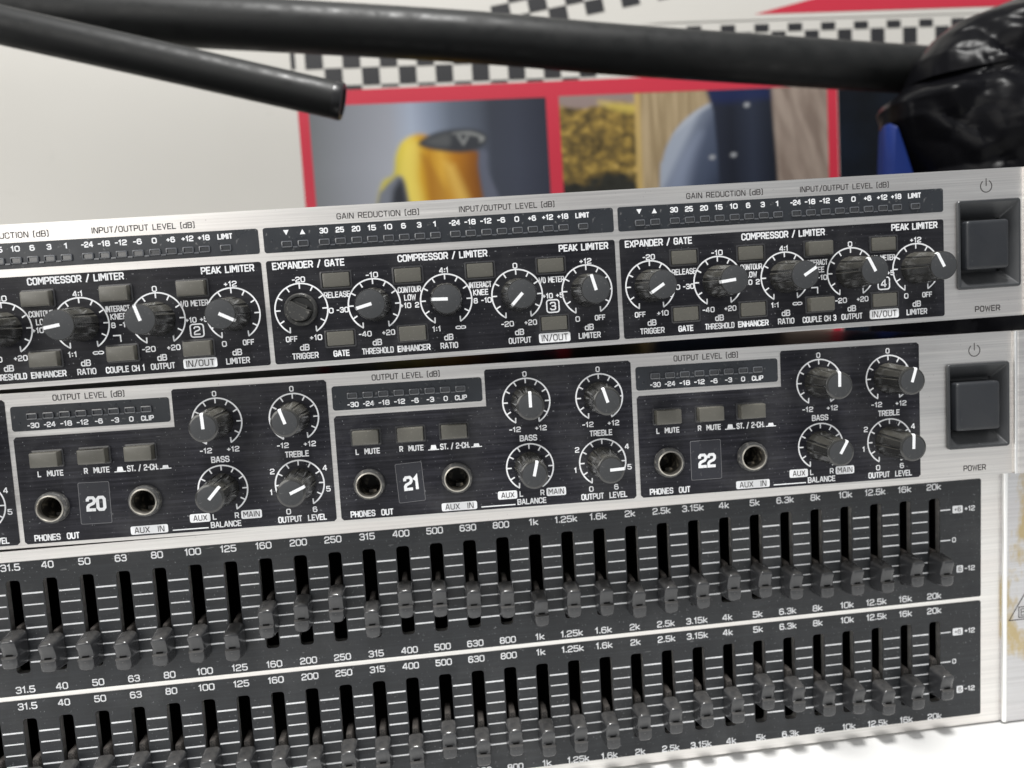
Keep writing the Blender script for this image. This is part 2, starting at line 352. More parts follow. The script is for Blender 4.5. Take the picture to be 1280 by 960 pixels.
# ================================================================ 1. four channel compressor (top)
U1, rel1 = make_unit('audio_compressor', 'silver and black four channel compressor, top unit of the stack with rows of knobs', 
    ((.99997, -.007234, -.003104), (.007227, .99997, -.002519), (.003122, .002496, .99999)), (0, 0, 0), (-3, -43.6, -100), 'audio equipment')
PB = (199.2, 219.0, -34.9, -8.9)
fp, ear = faceplate(rel1, -244, 239, -43.6, 0, [rrect(PB[0]+.3, PB[1]-.3, PB[2]+.3, PB[3]-.3, .5, 2)], 220.4)
rel1('end_plate', ear.mesh('end_plate', M['silver']))
chassis(rel1, -226, 219, -43.3, -1.2, -2.4, 200)
mb = MB(); mb.rings([rrect(-215, 108, -45.7, -43.2, .4, 2, -60), rrect(-215, 108, -45.7, -43.2, .4, 2, -40)], True, True); rel1('gap_blocker', mb.mesh('gap_blocker', M['hole']))  # added black bar, blocks the view behind and keeps the gap dark
power_switch(rel1, PB, (201.3, 214.6, -29.2, -14.9))
mbk = MB(); icon_power(mbk, 208.8, -5.0, 1.75, .28); text(mbk, 'POWER', 208.9, -40.9, 8.0, 1.8, .36)
for c in range(4):
    ox = (c-2)*98.3
    text(mbk, 'GAIN REDUCTION (dB)', ox + 31.4, -2.9, 22.6, 1.65, .29); text(mbk, 'INPUT/OUTPUT LEVEL (dB)', ox + 67.1, -2.9, 26.9, 1.65, .29)
obj('lettering', mbk.mesh('lettering', M['ink']), fp)
LX = [(6.2, 'v'), (10.6, '^')] + list(zip([16.3, 20.7, 25.1, 29.4, 33.8, 38.1, 42.4, 46.7], ['30', '25', '20', '15', '10', '6', '3', '1'])) + \
     list(zip([52.2, 56.5, 60.9, 65.2, 69.6, 73.9, 78.3, 82.6], ['-24', '-18', '-12', '-6', '0', '+6', '+12', '+18'])) + [(88.2, 'LIMIT')]
win = plate('meter_window', M['window'], rrect(0, 97, -11.7, -4.9, .7), [], 0, .15)
mb = MB()
for x, s in LX:
    if s == 'v': flat(mb, [(x-.75, -5.75), (x, -7.15), (x+.75, -5.75)], .19)
    elif s == '^': flat(mb, [(x-.75, -7.15), (x+.75, -7.15), (x, -5.75)], .19)
    else: text(mb, s, x, -6.5, {1: 1.0, 2: 2.3, 3: 3.2, 5: 4.0}[len(s)] if s not in '0 6 3' else 1.3, 1.55, .36, .18)
WL = mb.mesh('lettering', M['white'])
LEDGE = [ledge_mesh([x for x, q in LX if q != 'LIMIT'])]
panel = plate('channel_panel', M['black'], rrect(0, 97, -42.2, -13.85, .7), [], 0, .15)
KX = [8.4, 28.35, 48.3, 68.3, 88.3]; KY = -27.55
ANG1 = {0: (230, 255, 250, -25, 80), 1: (215, 250, 261, -16, 118), 2: (None, 256, 272, 224, -15), 3: (238, 264, 59, -27, -27)}
def ulab(mb, c):
    z = .18; T = lambda s, x, y, w, h, st=.34: text(mb, s, x, y, w, h, st, z)
    T('EXPANDER / GATE', 11.4, -15.35, 19.6, 2.0, .42); T('COMPRESSOR / LIMITER', 48.2, -15.35, 25, 2.0, .42); T('PEAK LIMITER', 88, -15.35, 14.2, 2.0, .42)
    for s, x, w in (('-20', 8.3, 3.6), ('-10', 28.3, 3.4), ('4:1', 48.2, 2.6), ('0', 68.2, 1.3), ('+12', 88.3, 3.5)): T(s, x, -19.35, w, 1.6)
    for s, x, w in (('OFF', 5.0, 3.2), ('+10', 11.6, 3.4), ('-40', 25.1, 3.6), ('+20', 31.6, 3.6), ('1:1', 45, 2.4), ('~', 51.8, 3.0), ('-20', 65, 3.6), ('+20', 71.6, 3.6), ('0', 85.1, 1.3), ('OFF', 91.6, 3.1)): T(s, x, -35.5, w, 1.6)
    for s, x, w in (('0', 16.4, 1.3), ('-30', 19.5, 3.3), ('+10', 36.9, 3.1), ('2', 40.1, 1.2), ('8', 56.5, 1.2), ('-10', 59.5, 3.0), ('+10', 76.9, 3.0), ('+5', 80.4, 2.3)): T(s, x, -28.4, w, 1.55)
    for s, x, w in (('TRIGGER', 8.3, 7.2), ('THRESHOLD', 28.25, 8.8), ('RATIO', 48.2, 5), ('OUTPUT', 68.25, 6.5), ('LIMITER', 88.3, 6.4)):
        T('dB', x, -38.0, 2.6, 1.8, .36); T(s, x, -40.35, w, 1.75)
    for s, x, y, w in (('RELEASE', 18.4, -24.1, 7.2), ('CONTOUR', 38.3, -24.0, 6.5), ('LOW', 38.3, -26.2, 3.3), ('INTERACT', 58.1, -24.0, 6.4), ('KNEE', 58.1, -26.1, 4.3), ('I/O METER', 78.3, -23.9, 7.3)): T(s, x, y, w, 1.7, .32)
    for s, x, w in (('GATE', 18.2, 4.5), ('ENHANCER', 38.3, 9.2)): T(s, x, -40.35, w, 1.8, .4)
    r = rrect(76.5, 80.0, -33.1, -29.6, .7, 3); ribbon(mb, r, .38, z, True); T(str(c+1), 78.25, -31.35, 1.8, 2.4, .42)
    flat(mb, rrect(73.7, 82.7, -41.6, -38.9, .5, 3), z)
    if c in (1, 3):
        T('COUPLE CH ' + str(c), 58.3, -40.4, 10.3, 1.8, .36)
        ribbon(mb, [(56.2, -31.2), (58, -31.2), (58, -32.9)], .36, z)
for c in range(4):
    ox = (c-2)*98.3
    w = rel1('meter_window', win, (ox, 0, 0)); obj('lettering', WL, w)
    for x, s in LX: obj('led', LED, w, (x, -9.6, .14))
    for lm in LEDGE: obj('glint_ledge', lm, w, (0, -9.6, .14))
    p = rel1('channel_panel', panel, (ox, 0, 0))
    mb = MB(); ulab(mb, c); obj('lettering', mb.mesh('lettering', M['white']), p)
    mb = MB(); text(mb, 'IN/OUT', 78.2, -40.25, 7.6, 1.8, .26, .25); obj('dark_lettering', mb.mesh('dark_lettering', M['ink']), p)
    for kx in KX: obj('dial_scale', DIAL1, p, (kx, KY, .15))
    for kx, a in zip(KX, ANG1[c]):
        if a is None: shaft_at = (ox + kx, KY); continue
        add_knob(U1, rel1, ox + kx, KY, a, 0)
    # pressed (0) or released (1), read from the photograph
    st = {0: (1,0,1,0,1,0,1,0), 1: (0,1,1,1,1,1,1,1), 2: (0,0,0,1,0,0,0,0), 3: (0,0,0,0,1,0,0,1)}[c]
    for (bx, by), s in zip(((18.5,-20.05),(18.3,-36.2),(38.2,-20.05),(38.3,-36.2),(58.3,-20.0),(78.3,-19.9),(78.3,-36.2),(58.3,-36.1)), st):
        if bx == 58.3 and by < -30 and c not in (1, 3): continue
        add_button(rel1, ox + bx, by, s)
# bare potentiometer with its knob missing
mb = MB(); cc = lambda r, z: circ(0, 0, r, 36, z)
mb.rings([cc(4.5, .1), cc(4.5, 1.6), cc(4.1, 2.1), cc(3.6, 2.1), cc(3.3, 1.2)], False, True)
sh = rel1('potentiometer_collar', mb.mesh('potentiometer_collar', M['metal_shaft'], 35), (shaft_at[0], shaft_at[1], 0)); sh['label'] = 'bare control shaft whose knob is missing'
mb = MB(); R_ = 3.15; pts = [(R_*math.cos(rad(a)), R_*math.sin(rad(a))) for a in range(158, 383, 9)]
mb.rings([[(x, y, 1) for x, y in pts], [(x, y, 4.9) for x, y in pts], [(x*.93, y*.93, 5.2) for x, y in pts]], False, True)
mb.box(-1.8, 1.7, .9, 1.55, 1.3, 3.2)
obj('potentiometer_shaft', mb.mesh('potentiometer_shaft', M['metal_shaft'], 35), sh, rot=(0, rad(26), 0))

# ================================================================ 2. headphone amplifier (middle)
U2, rel2 = make_unit('headphone_amplifier', 'headphone amplifier with jacks and channels numbered 20 to 22, middle unit of the stack',
    ((.999875, .003994, -.015277), (-.003846, .999946, .009695), (.015315, -.009635, .999836)), (14.3437, -45.9064, -3.9198), (-20, -43.6, -100), 'audio equipment')
PB = (182.5, 202.3, -34.9, -8.9); PIT = 87.77
jx = [(c-2)*PIT + x for c in range(4) for x in (8.7, 33.9)]
fp, ear = faceplate(rel2, -260.6, 222, -43.6, 0, [rrect(PB[0]+.3, PB[1]-.3, PB[2]+.3, PB[3]-.3, .5, 2)] + [circ(x, -32.5, 3.9, 28) for x in jx], 203.7)
rel2('end_plate', ear.mesh('end_plate', M['silver']))
chassis(rel2, -242, 203, -42.2, -.9, -2.4, 200)
power_switch(rel2, PB, (184.7, 198.6, -29.3, -14.6))
mbk = MB(); icon_power(mbk, 191.7, -5.2, 1.75, .28); text(mbk, 'POWER', 191.5, -41.1, 7.2, 1.8, .34)
for c in range(4): text(mbk, 'OUTPUT LEVEL (dB)', (c-2)*PIT + 21.2, -1.95, 19.4, 1.75, .30)
obj('lettering', mbk.mesh('lettering', M['ink']), fp)
mbk = MB(); ribbon(mbk, [(207.2, -29.7), (214.3, -18.5), (221.4, -29.7)], .2, 1.35, True); obj('triangle_emblem', mbk.mesh('triangle_emblem', M['ink']), fp)
win = plate('meter_window', M['window'], rrect(0, 42.7, -10.7, -3.75, .8), [], 0, .15)
LX2 = list(zip([5.7, 10.1, 14.5, 18.9, 23.3, 27.7, 32.1, 36.5], ['-30', '-24', '-18', '-12', '-6', '-3', '0', 'CLIP']))
mb = MB()
for x, s in LX2: text(mb, s, x, -9.25, {1: 1.2, 2: 2.2, 3: 3.2, 4: 3.5}[len(s)], 1.5, .34, .18)
WL2 = mb.mesh('lettering', M['white'])
LEDGE2 = ledge_mesh([x for x, q in LX2])
# black field: lower box plus the taller knob field
r_ = .7
out = [(.7, -42.6), (85.7, -42.6), (86.4, -41.9), (86.4, -2.4), (85.7, -1.7), (44.1, -1.7), (43.6, -2.2), (43.6, -12.3), (.7, -12.3), (0, -13), (0, -41.9)]
panel = plate('channel_panel', M['black_brushed'], out, [circ(8.7, -32.5, 3.9, 28), circ(33.9, -32.5, 3.9, 28)], 0, .15)
ANG2 = {0: (0, 0, 0, 60), 1: (-2, -18, 42, 67), 2: (0, -17, 14, 88), 3: (1, 17, 30, 2)}
KP = [(55.3, -11.75), (76.7, -11.85), (55.3, -30.95), (76.8, -31.05)]
mb = MB(); z = .18; T = lambda s, x, y, w, h, st=.34: text(mb, s, x, y, w, h, st, z)
T('L  MUTE', 8.9, -23.0, 7.0, 1.7, .36); T('R  MUTE', 21.4, -23.0, 7.0, 1.7, .36); T('ST. / 2-CH.', 33.9, -23.15, 8.6, 1.8, .36)
for x, h in ((27.7, 1.2), (40.1, .8)):
    flat(mb, [(x-.9, -23.7), (x+.9, -23.7), (x+.65, -23.7+h), (x-.65, -23.7+h)], z); ribbon(mb, [(x-1.5, -23.85), (x+1.5, -23.85)], .25, z+.01)
T('PHONES  OUT', 8.8, -41.05, 12.3, 1.9, .40)
flat(mb, rrect(28.9, 39.2, -42.15, -39.75, .5, 3), z); ribbon(mb, [(40.5, -41.7), (50.3, -41.7)], .32, z)
for kx in (55.3, 76.7):
    T('0', kx - .1, -3.65, 1.2, 1.6); T('-12', kx - 3.75, -19.65, 3.4, 1.6); T('+12', kx + 3.8, -19.65, 3.5, 1.6)
T('BASS', 55.3, -22.35, 5.1, 1.8, .38); T('TREBLE', 76.7, -22.35, 6.8, 1.8, .38)
flat(mb, rrect(45.4, 51.1, -39.95, -37.5, .5, 3), z); flat(mb, rrect(59.7, 65.5, -39.95, -37.5, .5, 3), z)
T('L', 52.3, -38.7, 1.1, 1.7); T('R', 58.5, -38.75, 1.2, 1.7); T('BALANCE', 55.3, -41.05, 8.6, 1.75, .36)
for s, x, y in (('2', 69.4, -26.9), ('4', 84.2, -26.9), ('1', 68.6, -32.9), ('5', 84.7, -33), ('0', 73, -38.8), ('6', 80.5, -38.7)): T(s, x, y, 1.3 if s != '1' else .8, 1.65)
T('OUTPUT  LEVEL', 76.8, -41.05, 13.8, 1.85, .38)
PL2 = mb.mesh('lettering', M['white'])
mb = MB(); text(mb, 'AUX  IN', 34.05, -40.95, 8.2, 1.7, .24, .24); text(mb, 'AUX', 48.3, -38.72, 3.8, 1.6, .24, .24); text(mb, 'MAIN', 62.6, -38.72, 4.6, 1.6, .24, .24)
PD2 = mb.mesh('dark_lettering', M['ink'])
mb = MB(); cc = lambda r, z: circ(0, 0, r, 40, z)
mb.rings([cc(4.45, .1), cc(4.4, 1.5), cc(4.15, 1.9), cc(3.75, 2.0)], False, False); JN = mb.mesh('jack_socket', M['nut'], 40)
mb = MB(); mb.rings([cc(3.8, 1.7), cc(3.72, 2.35), cc(3.4, 2.5), cc(3.2, 2.2), cc(3.15, .5)], False, False); JR = mb.mesh('jack_ring', M['jackring'], 50)
mb = MB(); mb.rings([cc(3.15, .6), cc(3.1, -9)], False, True); mb.box(-.5, 1.6, -3, -2.1, -6, -2); JI = mb.mesh('jack_barrel', M['inner'], 50)
SX = {1: (20.0, -32.2, 8.5, 11.9, -1), 2: (20.35, -32.9, 7.7, 11.5, 2.6), 3: (20.0, -32.6, 9.3, 11.8, 0)}
for c in range(4):
    ox = (c-2)*PIT
    w = rel2('meter_window', win, (ox, 0, 0)); obj('lettering', WL2, w); obj('glint_ledge', LEDGE2, w, (0, -6.7, .14))
    for x, s in LX2: obj('led', LED, w, (x, -6.7, .14))
    p = rel2('channel_panel', panel, (ox, 0, 0)); obj('lettering', PL2, p); obj('dark_lettering', PD2, p)
    for (kx, ky), a in zip(KP, ANG2[c]):
        obj('dial_scale', DIAL2, p, (kx, ky, .15)); add_knob(U2, rel2, ox + kx, ky, a, 1)
    for k, bx in enumerate((8.7, 21.4, 33.9)): add_button(rel2, ox + bx, -18.75, 2 if c == 1 or (c == 3) else 1)
    for x in (8.7, 33.9):
        j = rel2('jack_socket', JN, (ox + x, -32.5, 0)); obj('jack_ring', JR, j); obj('jack_barrel', JI, j)
    if c in SX:
        sx, sy, sw, sh_, rt = SX[c]
        mb = MB(); mb.rings([rrect(-sw/2, sw/2, -sh_/2, sh_/2, .4, 2, .16), rrect(-sw/2, sw/2, -sh_/2, sh_/2, .4, 2, .24)], False, False)
        o_ = rrect(-sw/2, sw/2, -sh_/2, sh_/2, .4, 2, .24); i_ = rrect(-sw/2+.13, sw/2-.13, -sh_/2+.13, sh_/2-.13, .35, 2, .25); mb.rings([o_, i_], False, False)
        s_ = rel2('number_sticker', mb.mesh('number_sticker', M['sticker_edge']), (ox + sx, sy, 0), (0, rad(-rt), 0))
        s_['label'] = 'black sticker with the white number %d' % (19 + c)
        mb = MB(); mb.rings([i_, rrect(-sw/2+.5, sw/2-.5, -sh_/2+.5, sh_/2-.5, .3, 2, .26)], False, True); obj('sticker_film', mb.mesh('sticker_film', M['sticker']), s_)
        mb = MB(); text(mb, str(19 + c), .3, -.2, 5.4 if c != 2 else 4.5, 4.3, .98, .32, 1.9); obj('digits', mb.mesh('digits', M['white']), s_)

# ================================================================ 3. graphic equalizer (bottom)
U3, rel3 = make_unit('graphic_equalizer', 'graphic equalizer with two long rows of sliders, lowest of the stack on the white table',
    ((.99981, .003365, .019208), (-.003254, .999978, -.005804), (-.019227, .00574, .9998)), (-81.8334, -100.1459, -11.3947), (86, -79.25, -100), 'audio equipment')
PT = 10.1824; Q = 41.87
BAND = ['20', '25', '31.5', '40', '50', '63', '80', '100', '125', '160', '200', '250', '315', '400', '500', '630', '800', '1k', '1.25k', '1.6k', '2k', '2.5k', '3.15k', '4k', '5k', '6.3k', '8k', '10k', '12.5k', '16k', '20k']
slots = [rrect((i-2)*PT - 1.95, (i-2)*PT + 1.95, -27.95 - b*Q, -b*Q, 1.0, 3) for b in range(2) for i in range(31)]
wide = [rrect((i-2)*PT - 2.15, (i-2)*PT + 2.15, -28.15 - b*Q, .2 - b*Q, 1.1, 3) for b in range(2) for i in range(31)]
fp, ear = faceplate(rel3, -154.6, 329, -79.25, 8.7, wide, 308.8)
rel3('end_plate', ear.mesh('end_plate', M['silver_stained']))
chassis(rel3, -136, 308, -77.5, 7, -12, 240)
mb = MB(); mb.rings([rrect(-134, 306, -77, 6.5, .5, 1, -12), rrect(-134, 306, -77, 6.5, .5, 1, -2.4)], False, False); 
rel3('inner_frame', mb.mesh('inner_frame', M['hole']))
mbk = MB()
ribbon(mbk, [(328.6, -43.7), (311.0, -43.7), (322.3, -25.9), (328.4, -35.6)], .3, 1.36); obj('triangle_emblem', mbk.mesh('triangle_emblem', M['ink']), fp); mbk = MB()
ribbon(mbk, [(328.6, -39.35), (314.5, -39.35), (314.5, -42.95), (328.6, -42.95)], .3, 1.34); text(mbk, 'BE', 316.9, -41.15, 3.4, 2.5, .3, 1.34)
obj('lettering', mbk.mesh('lettering', M['ink']), fp)
N1 = [-19.4,-21.4,-21.9,-23.0,-22.9,-23.0,-23.6,-17.7,-16.8,-14.9,-20.8,-15.7,-16.4,-17.8,-18.8,-22.6,-20.8,-21.3,-23.0,-22.5,-22.1,-20.6,-20.7,-22.3,-22.8,-23.0,-23.2,-22.2,-22.9]
N2 = [-61.5,-60.5,-60.3,-60.4,-61.4,-61.6,-62.7,-63.5,-64.6,-63.9,-64.3,-64.7,-61.5,-65.1,-63.1,-64.6,-64.5,-64.6,-63.0,-62.1,-61.3,-61.0,-57.7,-59.7,-62.3,-62.7,-64.3,-63.6,-61.6]
def cap_mesh():
    mb = MB(); rows = []
    L, rc = 4.6, 1.5
    ys = [4.6, 4.5, 4.15, 3.7, 3.1, 2.0, .8, -.05, -.35, -.55, -.9, -1.15, -1.3, -2.3, -3.1, -3.7, -4.15, -4.5, -4.6]
    zf = {4.6: 6.4, 4.5: 6.8, 4.15: 7.25, 3.7: 7.42, 3.1: 7.35, 2.0: 6.9, .8: 6.5, -.05: 6.35, -.35: 6.3, -.55: 6.35, -.9: 7.35, -1.15: 7.3, -1.3: 6.9, -2.3: 7.0, -3.1: 7.05, -3.7: 7.0, -4.15: 6.8, -4.5: 6.4, -4.6: 6.1}
    for y in ys:
        e = abs(y) - (L - rc); wf = 2.1 if e <= 0 else 2.1 - rc + math.sqrt(max(.02, rc*rc - min(e, rc)**2)); wf = max(wf, .75)
        wb = wf*1.0 + .5; z = zf[y]; yb = y*1.09
        rows.append([(-wb, yb, .9), (-wb*.99, yb, 2.2), (-wf-.12, y*1.015, z-1.0), (-wf+.02, y, z-.35), (-wf+.4, y, z-.05), (-wf*.3, y, z), (wf*.3, y, z), (wf-.4, y, z-.05), (wf-.02, y, z-.35), (wf+.12, y*1.015, z-1.0), (wb*.99, yb, 2.2), (wb, yb, .9)])
    mb.rings(rows[::-1], True, True, False); 
    m = mb.mesh('slider_cap', M['cap'], 38); return m
CAP = cap_mesh()
mb = MB(); mb.box(-.95, .95, -.72, -.18, 6.1, 6.5); NOTCH = mb.mesh('index_notch', M['hole'])
mb = MB(); 
mb.rings([rrect(-.8, .8, -3.5, 5.6, .5, 2, -6), rrect(-.8, .8, -3.5, 5.6, .5, 2, -.4), rrect(-.6, .6, -3.5, 5.3, .4, 2, .3)], False, True); STEM = mb.mesh('slider_stem', M['stem'], 40)
for b in range(2):
    y1, y0 = 5.4 - b*Q + (0, .3)[b], -34.7 - b*Q + (0, .6)[b]
    sp = rel3('slider_panel', plate('slider_panel', M['slider_black'], rrect(-33, 301.6, y0, y1, .6), slots[b*31:(b+1)*31], 0, .2))
    mb = MB(); z = .23
    for i, s in enumerate(BAND):
        x = (i-2)*PT; wdt = sum(1.25 if ch == '1' else (.75 if ch == '.' else 1.62) for ch in s)*1.04
        for yy in (3.95, -32.95): text(mb, s, x - .15, yy - b*Q - (0, .1)[b], wdt, 2.15, .40, z, 1.5)
        if i < 30:
            for k in range(7):
                yl = -4.1 - k*3.45 - b*Q; e = .2 if k % 3 == 0 else .32
                ribbon(mb, [(x + 2.2 + e, yl), (x + PT - 2.2 - e, yl)], .48 if k % 3 == 0 else .38, z)
    for k, yl in enumerate((-4.15, -14.45, -24.65)):
        if k < 2: ribbon(mb, [(287.3, yl - b*Q), (290.6, yl - b*Q)], .42, z)
    flat(mb, rrect(291.5, 295.1, -5.5 - b*Q, -3.0 - b*Q, .4, 3), z); flat(mb, rrect(292.9, 295.2, -25.8 - b*Q, -23.3 - b*Q, .4, 3), z)
    text(mb, '+12', 297.6, -4.25 - b*Q, 3.7, 1.75, .36, z); text(mb, '0', 292.0, -14.45 - b*Q, 1.35, 1.7, .36, z); text(mb, '-12', 297.6, -24.55 - b*Q, 3.7, 1.75, .36, z)
    obj('lettering', mb.mesh('lettering', M['white']), sp)
    mb = MB(); text(mb, '+6', 293.3, -4.25 - b*Q, 2.3, 1.5, .24, z + .05); text(mb, '6', 294.1, -24.55 - b*Q, 1.1, 1.5, .24, z + .05)
    obj('dark_lettering', mb.mesh('dark_lettering', M['ink']), sp)
    for i in range(31):
        y = (N1, N2)[b][i-2] if i >= 2 else (-20, -61)[b]
        c = rel3('slider_cap', CAP, ((i-2)*PT, y - .25 + .2, 0), (0, rad(random.uniform(-1.5, 1.5)), 0))
        obj('index_notch', NOTCH, c); st_ = obj('slider_stem', STEM, c); st_.scale = (1 + .25*b, 1, 1 + (.1 + .2*random.random())*b)

# ================================================================ setting: table and wall
def structure(name, mesh, loc=(0, 0, 0)):
    o = obj(name, mesh, None, loc); o['kind'] = 'structure'; return o
m, n, l, b = nt('white_laminate'); v = mapped(n, l, (1, 1, 1))
c = mix(n, l, ramp(n, l, noise_n(n, l, v, 60, 5), [(.4, 0.), (.75, .12)]), (.80, .80, .79), (.6, .6, .58))
c = mix(n, l, ramp(n, l, noise_n(n, l, v, 420, 3), [(.70, 0.), (.74, .5)]), c, (.4, .4, .38))
l.new(c, b.inputs['Base Color']); b.inputs['Roughness'].default_value = .45
mb = MB(); mb.rings([rrect(-700, 900, -330, 700, 8, 3, -25), rrect(-700, 900, -330, 700, 8, 3, -2), rrect(-698, 898, -328, 698, 8, 3, 0)], True, True)
me = mb.mesh('table_top', m, 30); me.transform(Matrix.Rotation(rad(-90), 4, 'X'))
structure('table_top', me)
wm = plain('grey_wall_paint', (.45, .45, .44), .8)
mb = MB(); mb.box(-1200, 1500, -900, 1300, -430, -420); structure('wall', mb.mesh('wall', wm))

# ================================================================ poster behind the stack
PZ = -300; PY0, PY1 = -170, 330
def poly(name, pts, z, mat, parent):
    mb = MB(); flat(mb, [(a, b + T0) for a, b in pts], z); o = obj(name, mb.mesh(name, mat), parent, (-100, 0, -PZ)); return o
poster = bpy.data.objects.new('racing_poster', None); col.objects.link(poster); poster.location = W(100, 0, PZ)
poster['label'] = 'white poster with red framed car pictures and black checkered bands behind the stack'; poster['category'] = 'poster'
def soft(P, k=5):
    n_ = len(P); out = []
    for i in range(n_):
        p0, p1, p2, p3 = [Vector(P[(i+j) % n_]) for j in (-1, 0, 1, 2)]
        for q in range(k):
            t = q/k; v_ = .5*((2*p1) + (p2-p0)*t + (2*p0-5*p1+4*p2-p3)*t*t + (-p0+3*p1-3*p2+p3)*t**3); out.append((v_.x, v_.y))
    return out
def pmat(name, fn):
    m, n, l, b = nt(name); b.inputs['Roughness'].default_value = .4; b.inputs['Specular IOR Level'].default_value = .22; fn(n, l, b); return m
def f_white(n, l, b):
    v = mapped(n, l, (1, 1, 1)); c = mix(n, l, ramp(n, l, noise_n(n, l, v, 9, 5), [(.35, 0.), (.75, .3)]), (.54, .525, .49), (.47, .455, .42))
    c = mix(n, l, ramp(n, l, noise_n(n, l, v, 38, 3), [(.70, 0.), (.78, .35)]), c, (.4, .39, .36)); l.new(c, b.inputs['Base Color'])
MW = pmat('poster_white', f_white)
mb = MB(); mb.box(-480, 560, PY0 + T0, PY1 + T0, PZ - 3, PZ); obj('sheet', mb.mesh('sheet', MW), poster, (-100, 0, -PZ))
RED = plain('poster_red', (.46, .022, .045), .4); BLK = plain('poster_black', (.02, .02, .022), .4); 
z = PZ + .3
poly('red_border', [(-35.6, 117), (-2.8, 116.4), (325, 118.5), (325.5, -160), (319, -160), (316.8, 107.9), (133.9, 107.4), (133.2, -160), (125.2, -160), (124.9, 107.2), (-28.3, 107), (-29.5, -160), (-36, -160)], z, RED, poster)
# pictures
import numpy as np
def grad2(c1, c2, sc=60, st=(.35, .65), msc=(1, 1, 1)):
    def f(n, l, b):
        v = mapped(n, l, msc); l.new(mix(n, l, ramp(n, l, noise_n(n, l, v, sc, 5, .65), [(st[0], 0.), (st[1], 1.)]), c1, c2), b.inputs['Base Color'])
    return f
def cover(P, X, Y, blur):
    """soft coverage of a polygon: 1 inside, 0 outside, blurred over the edge as in an out of focus print"""
    P = np.array(P); Q_ = np.roll(P, -1, 0); d = np.full(X.shape, 1e9); ins = np.zeros(X.shape, bool)
    for (ax, ay), (bx, by) in zip(P, Q_):
        ex, ey = bx-ax, by-ay; t = np.clip(((X-ax)*ex + (Y-ay)*ey)/(ex*ex + ey*ey + 1e-12), 0, 1)
        d = np.minimum(d, np.hypot(X - ax - t*ex, Y - ay - t*ey))
        if abs(ey) > 1e-9: ins ^= ((ay > Y) != (by > Y)) & (X < (Y-ay)*ex/ey + ax)
    sd = np.where(ins, d, -d); u = np.clip(sd/blur*.5 + .5, 0, 1); return u*u*(3-2*u)
def fbm(X, Y, sx, sy, oct_=3, seed=0):
    out = np.zeros(X.size)
    for i, (x, y) in enumerate(zip(X.ravel(), Y.ravel())): out[i] = noise.fractal(Vector((x*sx, y*sy, seed)), 1., 2., oct_)
    return np.clip(out.reshape(X.shape)*.5 + .5, 0, 1)
def lerp(a_, b_, t): return a_ + (b_ - a_)*t[..., None]
C_ = lambda *c: np.array([(v/255)**2.2 for v in c])*.86
def stops(t, S):
    return np.stack([np.interp(t, [q[0] for q in S], [q[1][k] for q in S]) for k in range(3)], -1)
def printed(name, x0, x1, y0, y1, fn, nx, ny):
    X, Y = np.meshgrid(np.linspace(x0, x1, nx), np.linspace(y0, y1, ny)); Cc = np.clip(fn(X, Y), 0, 1)
    vs = [(x, y + T0, z + .15) for x, y in zip(X.ravel(), Y.ravel())]
    fs = [(j*nx+i, j*nx+i+1, (j+1)*nx+i+1, (j+1)*nx+i) for j in range(ny-1) for i in range(nx-1)]
    m, n, l, b = nt('photo_print'); b.inputs['Roughness'].default_value = .4; b.inputs['Specular IOR Level'].default_value = .22
    at = n.new('ShaderNodeVertexColor'); at.layer_name = 'ink'; l.new(at.outputs[0], b.inputs['Base Color'])
    mb = MB(); mb.add(vs, fs); me = mb.mesh(name, m); ca = me.color_attributes.new('ink', 'FLOAT_COLOR', 'POINT')
    ca.data.foreach_set('color', np.concatenate([Cc.reshape(-1, 3), np.ones((nx*ny, 1))], 1).astype(np.float32).ravel())
    return obj(name, me, poster, (-100, 0, -PZ))
